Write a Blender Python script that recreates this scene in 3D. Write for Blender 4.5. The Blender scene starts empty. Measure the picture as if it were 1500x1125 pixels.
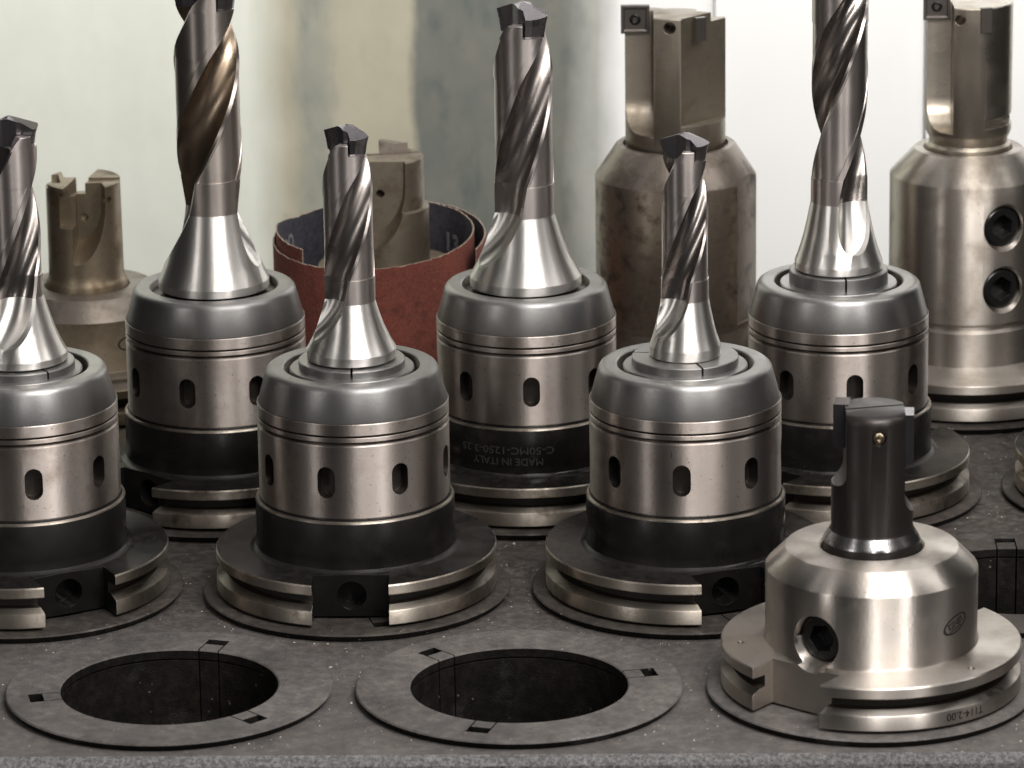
import bpy, bmesh, math, random
from mathutils import Vector, Matrix
random.seed(7)
S = bpy.context.scene
COL = S.collection
mm = 0.001
rad = math.radians

# ------------------------------------------------------------------ camera
cam_data = bpy.data.cameras.new('camera')
cam = bpy.data.objects.new('camera', cam_data); COL.objects.link(cam)
CX, CY, CZ = 0.03476, -1.37615, 0.50804
PITCH, YAW, ROLL = 0.28452, -0.02595, -0.01445
fw = Vector((math.sin(YAW)*math.cos(PITCH), math.cos(YAW)*math.cos(PITCH), -math.sin(PITCH)))
rt = Vector((math.cos(YAW), -math.sin(YAW), 0)); up = rt.cross(fw)
r2 = rt*math.cos(ROLL) + up*math.sin(ROLL); u2 = -rt*math.sin(ROLL) + up*math.cos(ROLL)
cam.matrix_world = Matrix(((r2.x, u2.x, -fw.x, CX), (r2.y, u2.y, -fw.y, CY), (r2.z, u2.z, -fw.z, CZ), (0, 0, 0, 1)))
cam_data.lens = 156.81; cam_data.sensor_width = 36
cam_data.clip_start = 0.05; cam_data.clip_end = 20
cam_data.dof.use_dof = True; cam_data.dof.focus_distance = 1.55; cam_data.dof.aperture_fstop = 30
S.camera = cam

# ------------------------------------------------------------------ world and lamps
W = bpy.data.worlds.new('World'); S.world = W; W.use_nodes = True
bg = W.node_tree.nodes['Background']
bg.inputs['Color'].default_value = (0.80, 0.78, 0.77, 1); bg.inputs['Strength'].default_value = 0.035
LC = (1, 0.962, 0.930)
def area(name, loc, target, sx, sy, power, color=(1, 0.96, 0.9)):
    L = bpy.data.lights.new(name, 'AREA'); L.shape = 'RECTANGLE'; L.size = sx; L.size_y = sy
    L.energy = power; L.color = color
    o = bpy.data.objects.new(name, L); COL.objects.link(o); o.location = loc
    o.rotation_euler = (Vector(target)-Vector(loc)).to_track_quat('-Z', 'Y').to_euler()
    return o
area('front_key_light', (0.30, -0.45, 0.68), (0.08, 0.02, 0), 0.50, 0.22, 8.2, LC)  # added key light near the front, for falloff towards the back rows
area('middle_tube_lamp', (0.12, -0.15, 1.25), (0.12, 0.0, 0), 0.34, 0.9, 3.8, LC)
area('left_tube_lamp', (-0.60, 0.0, 1.20), (-0.25, 0.10, 0), 0.12, 1.1, 1.0, LC)
area('right_tube_lamp', (0.80, 0.05, 1.00), (0.05, 0.08, 0), 0.14, 0.9, 3.4, LC)
area('back_tube_lamp', (0.15, 1.00, 1.20), (0.05, 0.12, 0.0), 1.3, 0.16, 3.6, LC)
area('front_streak_strip', (0.16, -1.50, 0.62), (0, 0.12, 0.06), 0.10, 0.8, 2.7, LC)  # unseen strip light added to give the steel its centre streak
area('left_streak_strip', (-1.02, -0.90, 0.55), (0, 0.12, 0.06), 0.09, 0.8, 2.4, LC)  # added strip light, placed for the left streak on turned steel
area('right_streak_strip', (0.82, -1.05, 0.58), (0, 0.12, 0.06), 0.13, 0.8, 3.2, LC)  # likewise an added strip light, for the right-hand streak
area('wall_fill', (0.05, 0.45, 0.44), (0.05, 0.81, 0.25), 1.1, 0.10, 3.35, (1, 0.995, 0.98))  # unseen light added above the back row to brighten only the panels
V = S.view_settings
V.view_transform = 'Standard'; V.look = 'None'; V.gamma = 1; V.exposure = 0.0
S.render.engine = 'CYCLES'

# ------------------------------------------------------------------ materials
def nodes(name):
    m = bpy.data.materials.new(name); m.use_nodes = True
    nt = m.node_tree
    return m, nt, nt.nodes['Principled BSDF']
def nd(nt, t, **kw):
    n = nt.nodes.new(t)
    for k, v in kw.items(): setattr(n, k, v)
    return n
def setin(n, **kw):
    for k, v in kw.items(): n.inputs[k.replace('_', ' ')].default_value = v
def coords(nt, scale=(1, 1, 1)):
    tc = nd(nt, 'ShaderNodeTexCoord'); oi = nd(nt, 'ShaderNodeObjectInfo')
    mul = nd(nt, 'ShaderNodeVectorMath', operation='SCALE'); mul.inputs['Scale'].default_value = 3.7
    nt.links.new(oi.outputs['Location'], mul.inputs[0])
    add = nd(nt, 'ShaderNodeVectorMath', operation='ADD')
    nt.links.new(tc.outputs['Object'], add.inputs[0]); nt.links.new(mul.outputs[0], add.inputs[1])
    mp = nd(nt, 'ShaderNodeMapping'); mp.inputs['Scale'].default_value = scale
    nt.links.new(add.outputs[0], mp.inputs['Vector'])
    return mp.outputs['Vector']
def noise(nt, vec, scale, detail=4, rough=0.55):
    n = nd(nt, 'ShaderNodeTexNoise'); setin(n, Scale=scale, Detail=detail, Roughness=rough)
    nt.links.new(vec, n.inputs['Vector']); return n.outputs['Fac']
def ramp(nt, fac, lo, hi, a=0.0, b=1.0):
    n = nd(nt, 'ShaderNodeMapRange'); setin(n, From_Min=lo, From_Max=hi, To_Min=a, To_Max=b)
    nt.links.new(fac, n.inputs['Value']); return n.outputs['Result']
def mixc(nt, fac, a, b):
    n = nd(nt, 'ShaderNodeMix', data_type='RGBA')
    for sock, v in ((n.inputs['Factor'], fac), (n.inputs['A'], a), (n.inputs['B'], b)): pass
    i = [s for s in n.inputs if s.type == 'RGBA']
    nt.links.new(fac, n.inputs[0])
    for s, v in zip(i, (a, b)):
        if isinstance(v, tuple): s.default_value = (*v, 1)
        else: nt.links.new(v, s)
    return [o for o in n.outputs if o.type == 'RGBA'][0]
def math_n(nt, op, a, b=None):
    n = nd(nt, 'ShaderNodeMath', operation=op)
    for s, v in zip(n.inputs, (a, b)):
        if v is None: continue
        if isinstance(v, (int, float)): s.default_value = v
        else: nt.links.new(v, s)
    return n.outputs[0]

def metal(name, color, rough=0.3, aniso=0.0, stain=0.3, stain_col=(0.12, 0.09, 0.06), stain_scale=90,
          speck=0.3, lines=0.0, metallic=1.0, bump=0.15, edge=0.00025, rvar=0.12, dust=0.0, spec=0.5):
    m, nt, b = nodes(name)
    v = coords(nt)
    n1 = noise(nt, v, stain_scale, 5, 0.6)
    n2 = noise(nt, v, 900, 3, 0.6)
    n3 = noise(nt, v, 30, 3, 0.5)
    oi0 = nd(nt, 'ShaderNodeObjectInfo')
    f1 = math_n(nt, 'MULTIPLY', ramp(nt, n1, 0.48, 0.72, 0, stain), ramp(nt, oi0.outputs['Random'], 0, 1, 0.6, 1.25))
    f1 = math_n(nt, 'MINIMUM', f1, 1.0)
    c1 = mixc(nt, f1, color, stain_col)
    f2 = ramp(nt, n2, 0.64, 0.74, 0, speck)
    c2 = mixc(nt, f2, c1, tuple(0.25*x for x in stain_col))
    if dust > 0:
        geo = nd(nt, 'ShaderNodeNewGeometry'); sp = nd(nt, 'ShaderNodeSeparateXYZ')
        nt.links.new(geo.outputs['Normal'], sp.inputs[0])
        nf = noise(nt, v, 350, 5, 0.7)
        top = ramp(nt, sp.outputs['Z'], 0.6, 0.95, 0, 1)
        dm = math_n(nt, 'MULTIPLY', top, ramp(nt, nf, 0.4, 0.75, 0, dust))
        c2 = mixc(nt, dm, c2, (0.17, 0.145, 0.12))
        mt = math_n(nt, 'SUBTRACT', metallic, math_n(nt, 'MULTIPLY', dm, metallic))
        nt.links.new(mt, b.inputs['Metallic'])
    else:
        b.inputs['Metallic'].default_value = metallic
    oi = nd(nt, 'ShaderNodeObjectInfo')
    hv = nd(nt, 'ShaderNodeHueSaturation'); nt.links.new(c2, hv.inputs['Color'])
    nt.links.new(ramp(nt, oi.outputs['Random'], 0, 1, 0.86, 1.10), hv.inputs['Value'])
    nt.links.new(hv.outputs['Color'], b.inputs['Base Color'])
    r = math_n(nt, 'ADD', ramp(nt, n3, 0.3, 0.7, rough-rvar*0.5, rough+rvar*0.5), ramp(nt, f1, 0, 1, 0, 0.25))
    r = math_n(nt, 'ADD', r, ramp(nt, oi.outputs['Random'], 0, 1, 0.03, -0.03))
    nt.links.new(r, b.inputs['Roughness'])
    if aniso:
        b.inputs['Anisotropic'].default_value = aniso
        b.inputs['Anisotropic Rotation'].default_value = 0.25
        t = nd(nt, 'ShaderNodeTangent', direction_type='RADIAL', axis='Z')
        nt.links.new(t.outputs[0], b.inputs['Tangent'])
    h = n2
    if lines > 0:
        vl = coords(nt, (0.02, 0.02, 1))
        nl = noise(nt, vl, 6000, 2, 0.5)
        h = math_n(nt, 'ADD', n2, math_n(nt, 'MULTIPLY', nl, lines))
    bp = nd(nt, 'ShaderNodeBump'); setin(bp, Strength=bump, Distance=0.0002)
    nt.links.new(h, bp.inputs['Height'])
    if edge:
        bv = nd(nt, 'ShaderNodeBevel', samples=4); bv.inputs['Radius'].default_value = edge
        nt.links.new(bv.outputs[0], bp.inputs['Normal'])
    nt.links.new(bp.outputs[0], b.inputs['Normal'])
    b.inputs['Specular IOR Level'].default_value = spec
    return m

M = {}
M['steel'] = metal('ground_steel', (0.45, 0.402, 0.37), 0.41, 0.95, 0.6, (0.15, 0.115, 0.09), 70, 0.75, lines=0.3, edge=0, rvar=0.08)
M['nut'] = metal('grey_nut_steel', (0.29, 0.287, 0.284), 0.40, 0.5, 0.25, (0.16, 0.14, 0.12), 60, 0.2, lines=0.2, edge=0, dust=0.35, rvar=0.06)
M['drill'] = metal('drill_steel', (0.50, 0.455, 0.435), 0.36, 0.7, 0.2, (0.22, 0.18, 0.15), 80, 0.15, lines=0.2, edge=0, bump=0.1, rvar=0.06)
M['drill_brown'] = metal('oiled_drill_steel', (0.45, 0.405, 0.37), 0.36, 0.7, 0.4, (0.2, 0.16, 0.12), 60, 0.3, lines=0.2, edge=0, bump=0.1, rvar=0.06)
M['flute'] = metal('polished_flute', (0.38, 0.345, 0.325), 0.25, 0, 0.25, (0.22, 0.18, 0.14), 70, 0.1, edge=0, bump=0.05)
M['flute_brown'] = metal('oil_browned_flute', (0.30, 0.235, 0.175), 0.30, 0, 0.8, (0.13, 0.085, 0.045), 60, 0.2, edge=0, bump=0.08)
M['cone'] = metal('bright_turned_steel', (0.72, 0.70, 0.67), 0.38, 0.85, 0.14, (0.3, 0.26, 0.2), 80, 0.2, lines=0.5, edge=0, rvar=0.06)
M['carbide'] = metal('coated_carbide', (0.13, 0.122, 0.128), 0.22, 0, 0.1, (0.05, 0.045, 0.05), 200, 0.1, metallic=0.9, bump=0.05, edge=0.00015)
M['tipcarbide'] = metal('ground_carbide', (0.20, 0.188, 0.20), 0.27, 0, 0.15, (0.10, 0.09, 0.10), 200, 0.1, metallic=0.95, bump=0.04, edge=0.00012)
M['black'] = metal('black_oxide', (0.0045, 0.0043, 0.0042), 0.28, 0, 0.25, (0.012, 0.010, 0.008), 80, 0.2, metallic=0.0, bump=0.12, dust=0.05, spec=0.2, rvar=0.3)
M['flange_black'] = metal('black_oxide_flange', (0.006, 0.0057, 0.0056), 0.29, 0, 0.5, (0.016, 0.013, 0.011), 90, 0.2, metallic=0.0, bump=0.12, dust=0.09, spec=0.24, rvar=0.3)
M['rim'] = metal('worn_rim_steel', (0.40, 0.36, 0.31), 0.40, 0.85, 0.95, (0.095, 0.075, 0.055), 95, 0.7, lines=0.3)
M['groove'] = metal('shaded_groove', (0.02, 0.016, 0.012), 0.45, 0, 0.4, (0.03, 0.02, 0.012), 90, 0.2, metallic=0.0)  # near-black colour stands in for shade inside the recess
M['holder'] = metal('satin_holder_steel', (0.45, 0.415, 0.38), 0.38, 0.92, 0.4, (0.27, 0.22, 0.16), 60, 0.45, lines=0.4, dust=0.12, rvar=0.08)
M['rust'] = metal('rusty_brown_steel', (0.25, 0.205, 0.145), 0.45, 0.3, 0.9, (0.085, 0.056, 0.028), 75, 0.6, bump=0.35, metallic=0.85, dust=0.5)
M['oldgrey'] = metal('old_grey_steel', (0.23, 0.20, 0.17), 0.42, 0.45, 0.85, (0.08, 0.06, 0.045), 90, 0.6, bump=0.35, metallic=0.9, dust=0.5)
M['olive'] = metal('aged_olive_steel', (0.31, 0.275, 0.225), 0.40, 0.3, 0.55, (0.17, 0.13, 0.085), 80, 0.4, bump=0.3, metallic=0.9, dust=0.3)
M['screw'] = metal('black_screw', (0.007, 0.007, 0.007), 0.26, 0, 0.2, (0.012, 0.01, 0.01), 90, 0.1, metallic=0.0)
M['cutter'] = metal('dark_burnished_cutter', (0.034, 0.030, 0.028), 0.34, 0.2, 0.5, (0.024, 0.017, 0.013), 60, 0.3, metallic=0.75, bump=0.2)
M['collar'] = metal('bright_collar', (0.42, 0.41, 0.41), 0.22, 0.3, 0.5, (0.1, 0.09, 0.085), 120, 0.3, edge=0)
M['slotdark'] = metal('shaded_slot_wall', (0.10, 0.088, 0.08), 0.42, 0, 0.6, (0.02, 0.016, 0.013), 200, 0.5, edge=0.0002)  # dark base puts the shade inside the slots into the colour
M['brass'] = metal('bronze_screw', (0.50, 0.42, 0.31), 0.25, 0, 0.4, (0.2, 0.12, 0.06), 300, 0.2)
M['engrave'] = metal('engraved_mark', (0.018, 0.015, 0.013), 0.7, 0, 0.1, (0.02, 0.02, 0.02), 90, 0, metallic=0.0, edge=0, spec=0.05)
M['faintmark'] = metal('faint_mark', (0.028, 0.027, 0.026), 0.55, 0, 0.5, (0.02, 0.02, 0.02), 700, 0.4, metallic=0.0, edge=0)

def plastic(name, c0, c1, dustcol, rough, dust_amt, speck_amt, bump, back_tone=None):
    m, nt, b = nodes(name)
    v = coords(nt)
    n1 = noise(nt, v, 30, 8, 0.68); n2 = noise(nt, v, 260, 5, 0.7); n3 = noise(nt, v, 1400, 3, 0.6)
    c = mixc(nt, ramp(nt, n1, 0.34, 0.70), c0, c1)
    if back_tone:                       # darker brown towards the back, with a ragged boundary behind the front strip
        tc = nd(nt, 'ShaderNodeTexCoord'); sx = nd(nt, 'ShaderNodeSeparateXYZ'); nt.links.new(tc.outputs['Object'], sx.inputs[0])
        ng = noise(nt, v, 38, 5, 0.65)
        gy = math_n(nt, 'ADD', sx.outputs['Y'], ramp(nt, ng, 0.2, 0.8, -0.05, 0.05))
        c = mixc(nt, ramp(nt, gy, 0.03, 0.10, 0, 0.88), c, back_tone)
    d = math_n(nt, 'MULTIPLY', ramp(nt, n2, 0.42, 0.75), ramp(nt, n1, 0.3, 0.65, 0.25*dust_amt, dust_amt))
    c = mixc(nt, d, c, dustcol)
    vo = nd(nt, 'ShaderNodeTexVoronoi'); setin(vo, Scale=330); nt.links.new(v, vo.inputs['Vector'])
    sel = noise(nt, v, 140, 2, 0.5)
    sp = math_n(nt, 'MULTIPLY', ramp(nt, vo.outputs['Distance'], 0.16, 0.08), ramp(nt, sel, 0.56, 0.66, 0, speck_amt))
    c = mixc(nt, sp, c, (0.33, 0.30, 0.26))
    nt.links.new(c, b.inputs['Base Color'])
    nt.links.new(ramp(nt, n2, 0.3, 0.7, rough-0.08, rough+0.12), b.inputs['Roughness'])
    oil = ramp(nt, noise(nt, v, 55, 4, 0.6), 0.55, 0.64)          # thin oil film in patches
    nt.links.new(ramp(nt, oil, 0, 1, 0.08, 0.45), b.inputs['Specular IOR Level'])
    h = math_n(nt, 'ADD', math_n(nt, 'MULTIPLY', n2, 0.6), n3)
    bp = nd(nt, 'ShaderNodeBump'); setin(bp, Strength=bump, Distance=0.0004)
    nt.links.new(h, bp.inputs['Height'])
    bv = nd(nt, 'ShaderNodeBevel', samples=4); bv.inputs['Radius'].default_value = 0.0004
    nt.links.new(bv.outputs[0], bp.inputs['Normal'])
    nt.links.new(bp.outputs[0], b.inputs['Normal'])
    return m
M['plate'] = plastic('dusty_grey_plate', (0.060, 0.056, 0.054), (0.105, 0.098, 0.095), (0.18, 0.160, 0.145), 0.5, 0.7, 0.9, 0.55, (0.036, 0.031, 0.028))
M['ring'] = plastic('black_plastic_ring', (0.060, 0.056, 0.054), (0.108, 0.101, 0.098), (0.19, 0.17, 0.155), 0.42, 0.8, 0.6, 0.5)
M['ring_dark'] = plastic('dark_plastic_ring', (0.026, 0.023, 0.021), (0.050, 0.044, 0.040), (0.13, 0.11, 0.095), 0.42, 0.5, 0.5, 0.4)  # darker tone for the rings behind the front row
M['sleeve'] = plastic('black_plastic_sleeve', (0.005, 0.0048, 0.0046), (0.011, 0.0095, 0.0088), (0.026, 0.021, 0.018), 0.5, 0.6, 0.4, 0.6)
def edge_metal():
    m, nt, b = nodes('rough_cast_edge')
    v = coords(nt)
    n = noise(nt, v, 800, 6, 0.75)
    nt.links.new(mixc(nt, ramp(nt, n, 0.42, 0.62), (0.15, 0.147, 0.145), (0.40, 0.395, 0.40)), b.inputs['Base Color'])
    setin(b, Metallic=0.8, Roughness=0.38)
    bp = nd(nt, 'ShaderNodeBump'); setin(bp, Strength=1.0, Distance=0.0012)
    nt.links.new(n, bp.inputs['Height']); nt.links.new(bp.outputs[0], b.inputs['Normal'])
    return m
M['edge'] = edge_metal()
def abrasive():
    m, nt, b = nodes('red_abrasive_cloth')
    v = coords(nt)
    n1 = noise(nt, v, 25, 4, 0.6); n2 = noise(nt, v, 1500, 3, 0.7); n3 = noise(nt, v, 240, 4, 0.6)
    c = mixc(nt, ramp(nt, n1, 0.3, 0.7), (0.115, 0.027, 0.020), (0.19, 0.048, 0.032))
    c = mixc(nt, ramp(nt, n2, 0.5, 0.7, 0, 0.5), c, (0.36, 0.15, 0.095))
    c = mixc(nt, ramp(nt, n3, 0.52, 0.72, 0, 0.7), c, (0.07, 0.022, 0.017))
    vs = coords(nt, (1, 1, 0.15)); nsf = noise(nt, vs, 160, 4, 0.6)
    c = mixc(nt, ramp(nt, nsf, 0.62, 0.74, 0, 0.5), c, (0.26, 0.13, 0.09))
    nt.links.new(c, b.inputs['Base Color']); setin(b, Roughness=0.85)
    bp = nd(nt, 'ShaderNodeBump'); setin(bp, Strength=0.6, Distance=0.0004)
    nt.links.new(n2, bp.inputs['Height']); nt.links.new(bp.outputs[0], b.inputs['Normal'])
    return m
M['red'] = abrasive()
def simple(name, c0, c1, scale, rough, stretch=(1, 1, 1), bump=0.0, lo=0.35, hi=0.65):
    m, nt, b = nodes(name); v = coords(nt, stretch)
    n = noise(nt, v, scale, 6, 0.62)
    nt.links.new(mixc(nt, ramp(nt, n, lo, hi), c0, c1), b.inputs['Base Color']); setin(b, Roughness=rough)
    if bump:
        bp = nd(nt, 'ShaderNodeBump'); setin(bp, Strength=bump, Distance=0.0005)
        nt.links.new(n, bp.inputs['Height']); nt.links.new(bp.outputs[0], b.inputs['Normal'])
    return m
M['cloth'] = simple('dark_blue_cloth_backing', (0.030, 0.030, 0.042), (0.065, 0.063, 0.078), 500, 0.8, bump=0.3)
M['frayed'] = simple('frayed_cloth_edge', (0.16, 0.10, 0.07), (0.36, 0.30, 0.24), 900, 0.9)
M['print'] = simple('pale_printed_ink', (0.12, 0.12, 0.135), (0.24, 0.24, 0.26), 900, 0.8)
M['chip'] = simple('metal_chip_dust', (0.22, 0.19, 0.15), (0.55, 0.50, 0.44), 60, 0.6)
def wall_mat(name, bands, scale, spots, rough=0.45):
    """bands: (x in metres, colour) stops across the sheet, edges wavering with noise"""
    m, nt, b = nodes(name)
    v = coords(nt, (1, 1, 0.45)); v2 = coords(nt)
    n = noise(nt, v, scale, 5, 0.6); n2 = noise(nt, v, scale*5, 5, 0.65); n3 = noise(nt, v2, scale*1.6, 4, 0.6)
    tc = nd(nt, 'ShaderNodeTexCoord'); sx = nd(nt, 'ShaderNodeSeparateXYZ'); nt.links.new(tc.outputs['Object'], sx.inputs[0])
    wob = math_n(nt, 'ADD', sx.outputs['X'], ramp(nt, n, 0.2, 0.8, -0.006, 0.006))
    c = None
    for k, (x, e, c0, c1, c2) in enumerate(bands):
        col = mixc(nt, ramp(nt, n3, 0.32, 0.68), c0, c1)
        col = mixc(nt, ramp(nt, n2, 0.5, 0.72, 0, 0.75), col, c2)
        c = col if c is None else mixc(nt, ramp(nt, wob, x-e, x+e), c, col)
    vo = nd(nt, 'ShaderNodeTexVoronoi'); setin(vo, Scale=38); nt.links.new(v2, vo.inputs['Vector'])
    sp = ramp(nt, vo.outputs['Distance'], 0.075, 0.03, 0, spots)
    sel = ramp(nt, noise(nt, v2, 16, 2, 0.5), 0.52, 0.58)
    c = mixc(nt, math_n(nt, 'MULTIPLY', sp, sel), c, (0.34, 0.30, 0.24))
    nt.links.new(c, b.inputs['Base Color']); setin(b, Roughness=rough)
    return m
PALE = ((0.70, 0.725, 0.64), (0.74, 0.76, 0.68), (0.76, 0.775, 0.70))
BEIGE = ((0.39, 0.365, 0.275), (0.44, 0.41, 0.315), (0.375, 0.355, 0.275))
GRN = ((0.130, 0.142, 0.128), (0.185, 0.184, 0.158), (0.090, 0.107, 0.102))
SOFT = ((0.27, 0.275, 0.235), (0.34, 0.335, 0.27), (0.20, 0.22, 0.195))
WHT = ((0.82, 0.82, 0.80), (0.85, 0.85, 0.835), (0.86, 0.86, 0.85))
LITE = ((0.36, 0.37, 0.34), (0.42, 0.42, 0.38), (0.32, 0.335, 0.31))
M['wall_pale'] = wall_mat('stained_painted_sheet', [(0, 0, *PALE), (-0.137, 0.010, *BEIGE), (-0.122, 0.004, *SOFT), (-0.106, 0.005, *BEIGE), (-0.0655, 0.0025, *GRN), (0.014, 0.008, *LITE), (0.0295, 0.006, *WHT)], 22, 0.5)
M['wall_white'] = wall_mat('white_painted_sheet', [(0, 0, (0.84, 0.84, 0.82), (0.87, 0.87, 0.855), (0.88, 0.88, 0.87))], 6, 0.35)
M['wall_seam'] = simple('grey_seam', (0.52, 0.54, 0.51), (0.58, 0.6, 0.57), 60, 0.5)

# ------------------------------------------------------------------ mesh helpers
def finish(me, ang=32):
    for p in me.polygons: p.use_smooth = True
    me.set_sharp_from_angle(angle=rad(ang))
def link(name, me, parent=None, mats=None, ang=32):
    if mats is not None:
        for k in (mats if isinstance(mats, (list, tuple)) else [mats]): me.materials.append(M[k])
    finish(me, ang)
    o = bpy.data.objects.new(name, me); COL.objects.link(o)
    if parent: o.parent = parent
    return o
def tag(o, label, cat, group=None):
    o['label'] = label; o['category'] = cat
    if group: o['group'] = group
    return o
def empty(name, loc, label, cat, group=None):
    o = bpy.data.objects.new(name, None); COL.objects.link(o); o.location = loc
    o.empty_display_size = 0.02
    return tag(o, label, cat, group)
def struct(o): o['kind'] = 'structure'; return o
def pyd(verts, faces, mi=None):
    me = bpy.data.meshes.new('m'); me.from_pydata([tuple(x*mm for x in v) for v in verts], [], faces)
    if mi: me.polygons.foreach_set('material_index', mi)
    me.update(); return me
def lathe(prof, segs=128, closed=False):
    """prof: (r, z[, material slot for the segment that starts here]) in mm, listed bottom to top on the outside."""
    n = len(prof); verts = []; faces = []; mi = []
    for pt in prof:
        for k in range(segs):
            a = 2*math.pi*k/segs
            verts.append((pt[0]*math.cos(a), pt[0]*math.sin(a), pt[1]))
    rng = range(n) if closed else range(n-1)
    for i in rng:
        j = (i+1) % n
        for k in range(segs):
            k2 = (k+1) % segs
            faces.append((i*segs+k, i*segs+k2, j*segs+k2, j*segs+k)); mi.append(prof[i][2] if len(prof[i]) > 2 else 0)
    if not closed:
        faces.append(tuple(range(segs-1, -1, -1))); mi.append(prof[0][2] if len(prof[0]) > 2 else 0)
        faces.append(tuple((n-1)*segs+k for k in range(segs))); mi.append(prof[-2][2] if len(prof[-2]) > 2 else 0)
    return pyd(verts, faces, mi)
def prism(poly, z0, z1):
    """poly: CCW list of (x, y) in mm"""
    n = len(poly)
    v = [(x, y, z0) for x, y in poly]+[(x, y, z1) for x, y in poly]
    f = [tuple(range(n-1, -1, -1)), tuple(range(n, 2*n))]+[(i, (i+1) % n, n+(i+1) % n, n+i) for i in range(n)]
    return v, f
def rot2(p, a): return (p[0]*math.cos(a)-p[1]*math.sin(a), p[0]*math.sin(a)+p[1]*math.cos(a))
def xf(vf, mat):
    return [tuple(mat @ Vector(v)) for v in vf[0]], vf[1]
def join(parts):
    V_, F_ = [], []
    for v, f in parts:
        b = len(V_); V_ += list(v); F_ += [tuple(b+i for i in q) for q in f]
    return V_, F_
def box(x0, x1, y0, y1, z0, z1): return prism([(x0, y0), (x1, y0), (x1, y1), (x0, y1)], z0, z1)
def cyl(r, z0, z1, n=32, r1=None):
    r1 = r if r1 is None else r1
    v = [(r*math.cos(2*math.pi*k/n), r*math.sin(2*math.pi*k/n), z0) for k in range(n)]+[(r1*math.cos(2*math.pi*k/n), r1*math.sin(2*math.pi*k/n), z1) for k in range(n)]
    f = [tuple(range(n-1, -1, -1)), tuple(range(n, 2*n))]+[(i, (i+1) % n, n+(i+1) % n, n+i) for i in range(n)]
    return v, f
def RZ(deg): return Matrix.Rotation(rad(deg), 4, 'Z')
def RAD(az, z, r=0):
    """local +Z points outward along azimuth az (degrees), local Y points up"""
    a = rad(az); o = Vector((math.cos(a), math.sin(a), 0)); t = Vector((-math.sin(a), math.cos(a), 0))
    m = Matrix(((t.x, 0, o.x, o.x*r), (t.y, 0, o.y, o.y*r), (0, 1, 0, z), (0, 0, 0, 1)))
    return m
def boolean(me, cutters, cut_slot=None, keep_mats=None):
    """cuts (verts, faces) solids out of a mesh; returns a new mesh"""
    for _ in range(4): me.materials.append(None)
    a = bpy.data.objects.new('a', me); COL.objects.link(a)
    tmp = []
    for c in cutters:
        cm = pyd(*c)
        bm = bmesh.new(); bm.from_mesh(cm); bmesh.ops.recalc_face_normals(bm, faces=bm.faces); bm.to_mesh(cm); bm.free()
        o = bpy.data.objects.new('c', cm); COL.objects.link(o); tmp.append(o)
        if cut_slot is not None:
            for i in range(4): cm.materials.append(None)
            cm.polygons.foreach_set('material_index', [cut_slot]*len(cm.polygons))
        md = a.modifiers.new('b', 'BOOLEAN'); md.operation = 'DIFFERENCE'; md.solver = 'EXACT'; md.object = o
        md.material_mode = 'INDEX'
    dg = bpy.context.evaluated_depsgraph_get(); dg.update()
    out = bpy.data.meshes.new_from_object(a.evaluated_get(dg), preserve_all_data_layers=True, depsgraph=dg)
    for o in tmp+[a]: bpy.data.objects.remove(o)
    idx = [q.material_index for q in out.polygons]
    out.materials.clear()
    out.polygons.foreach_set('material_index', idx)
    return out
def stadium(w, h, n=8):
    r = w/2; d = h/2-r; pts = []
    for k in range(n+1):
        a = math.pi*k/n; pts.append((r*math.cos(a), d+r*math.sin(a)))
    for k in range(n+1):
        a = math.pi+math.pi*k/n; pts.append((r*math.cos(a), -d+r*math.sin(a)))
    return pts
def text_mesh(body, size, depth=0.12, bold=0):
    cu = bpy.data.curves.new('t', 'FONT'); cu.body = body; cu.size = size; cu.align_x = 'CENTER'; cu.align_y = 'CENTER'
    cu.resolution_u = 3; cu.offset = bold; cu.extrude = depth/2
    o = bpy.data.objects.new('t', cu); COL.objects.link(o)
    dg = bpy.context.evaluated_depsgraph_get(); dg.update()
    me = bpy.data.meshes.new_from_object(o.evaluated_get(dg)); bpy.data.objects.remove(o)
    return [tuple(v.co) for v in me.vertices], [tuple(p.vertices) for p in me.polygons]
def wrap(vf, R, az, z, upside=False, inside=False, tilt=0, rx=None):
    v, f = vf; out = []
    ct, st = math.cos(rad(tilt)), math.sin(rad(tilt))
    for x, y, d in v:
        x, y = x*ct-y*st, x*st+y*ct
        if upside: x, y = -x, -y
        s = -1 if inside else 1
        a = rad(az)+s*x/R; rr = R+(-d if inside else d)
        out.append((rr*math.cos(a), rr*math.sin(a), z+y))
    return out, f

# ------------------------------------------------------------------ places of the sockets (metres)
P = 0.115
ROWY = [0.0, 0.10231, 0.21052, 0.33804]; ROWX = [0.0, -0.00133, -0.00083, -0.00143]
def at(j, i): return ((i+0.5*(j % 2))*P+ROWX[j], ROWY[j])
SPOTS = [(0, -1), (0, 0), (0, 1), (1, -2), (1, -1), (1, 0), (1, 1), (2, -1), (2, 0), (2, 1), (2, 2), (3, -2), (3, -1), (3, 0), (3, 1)]

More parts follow.
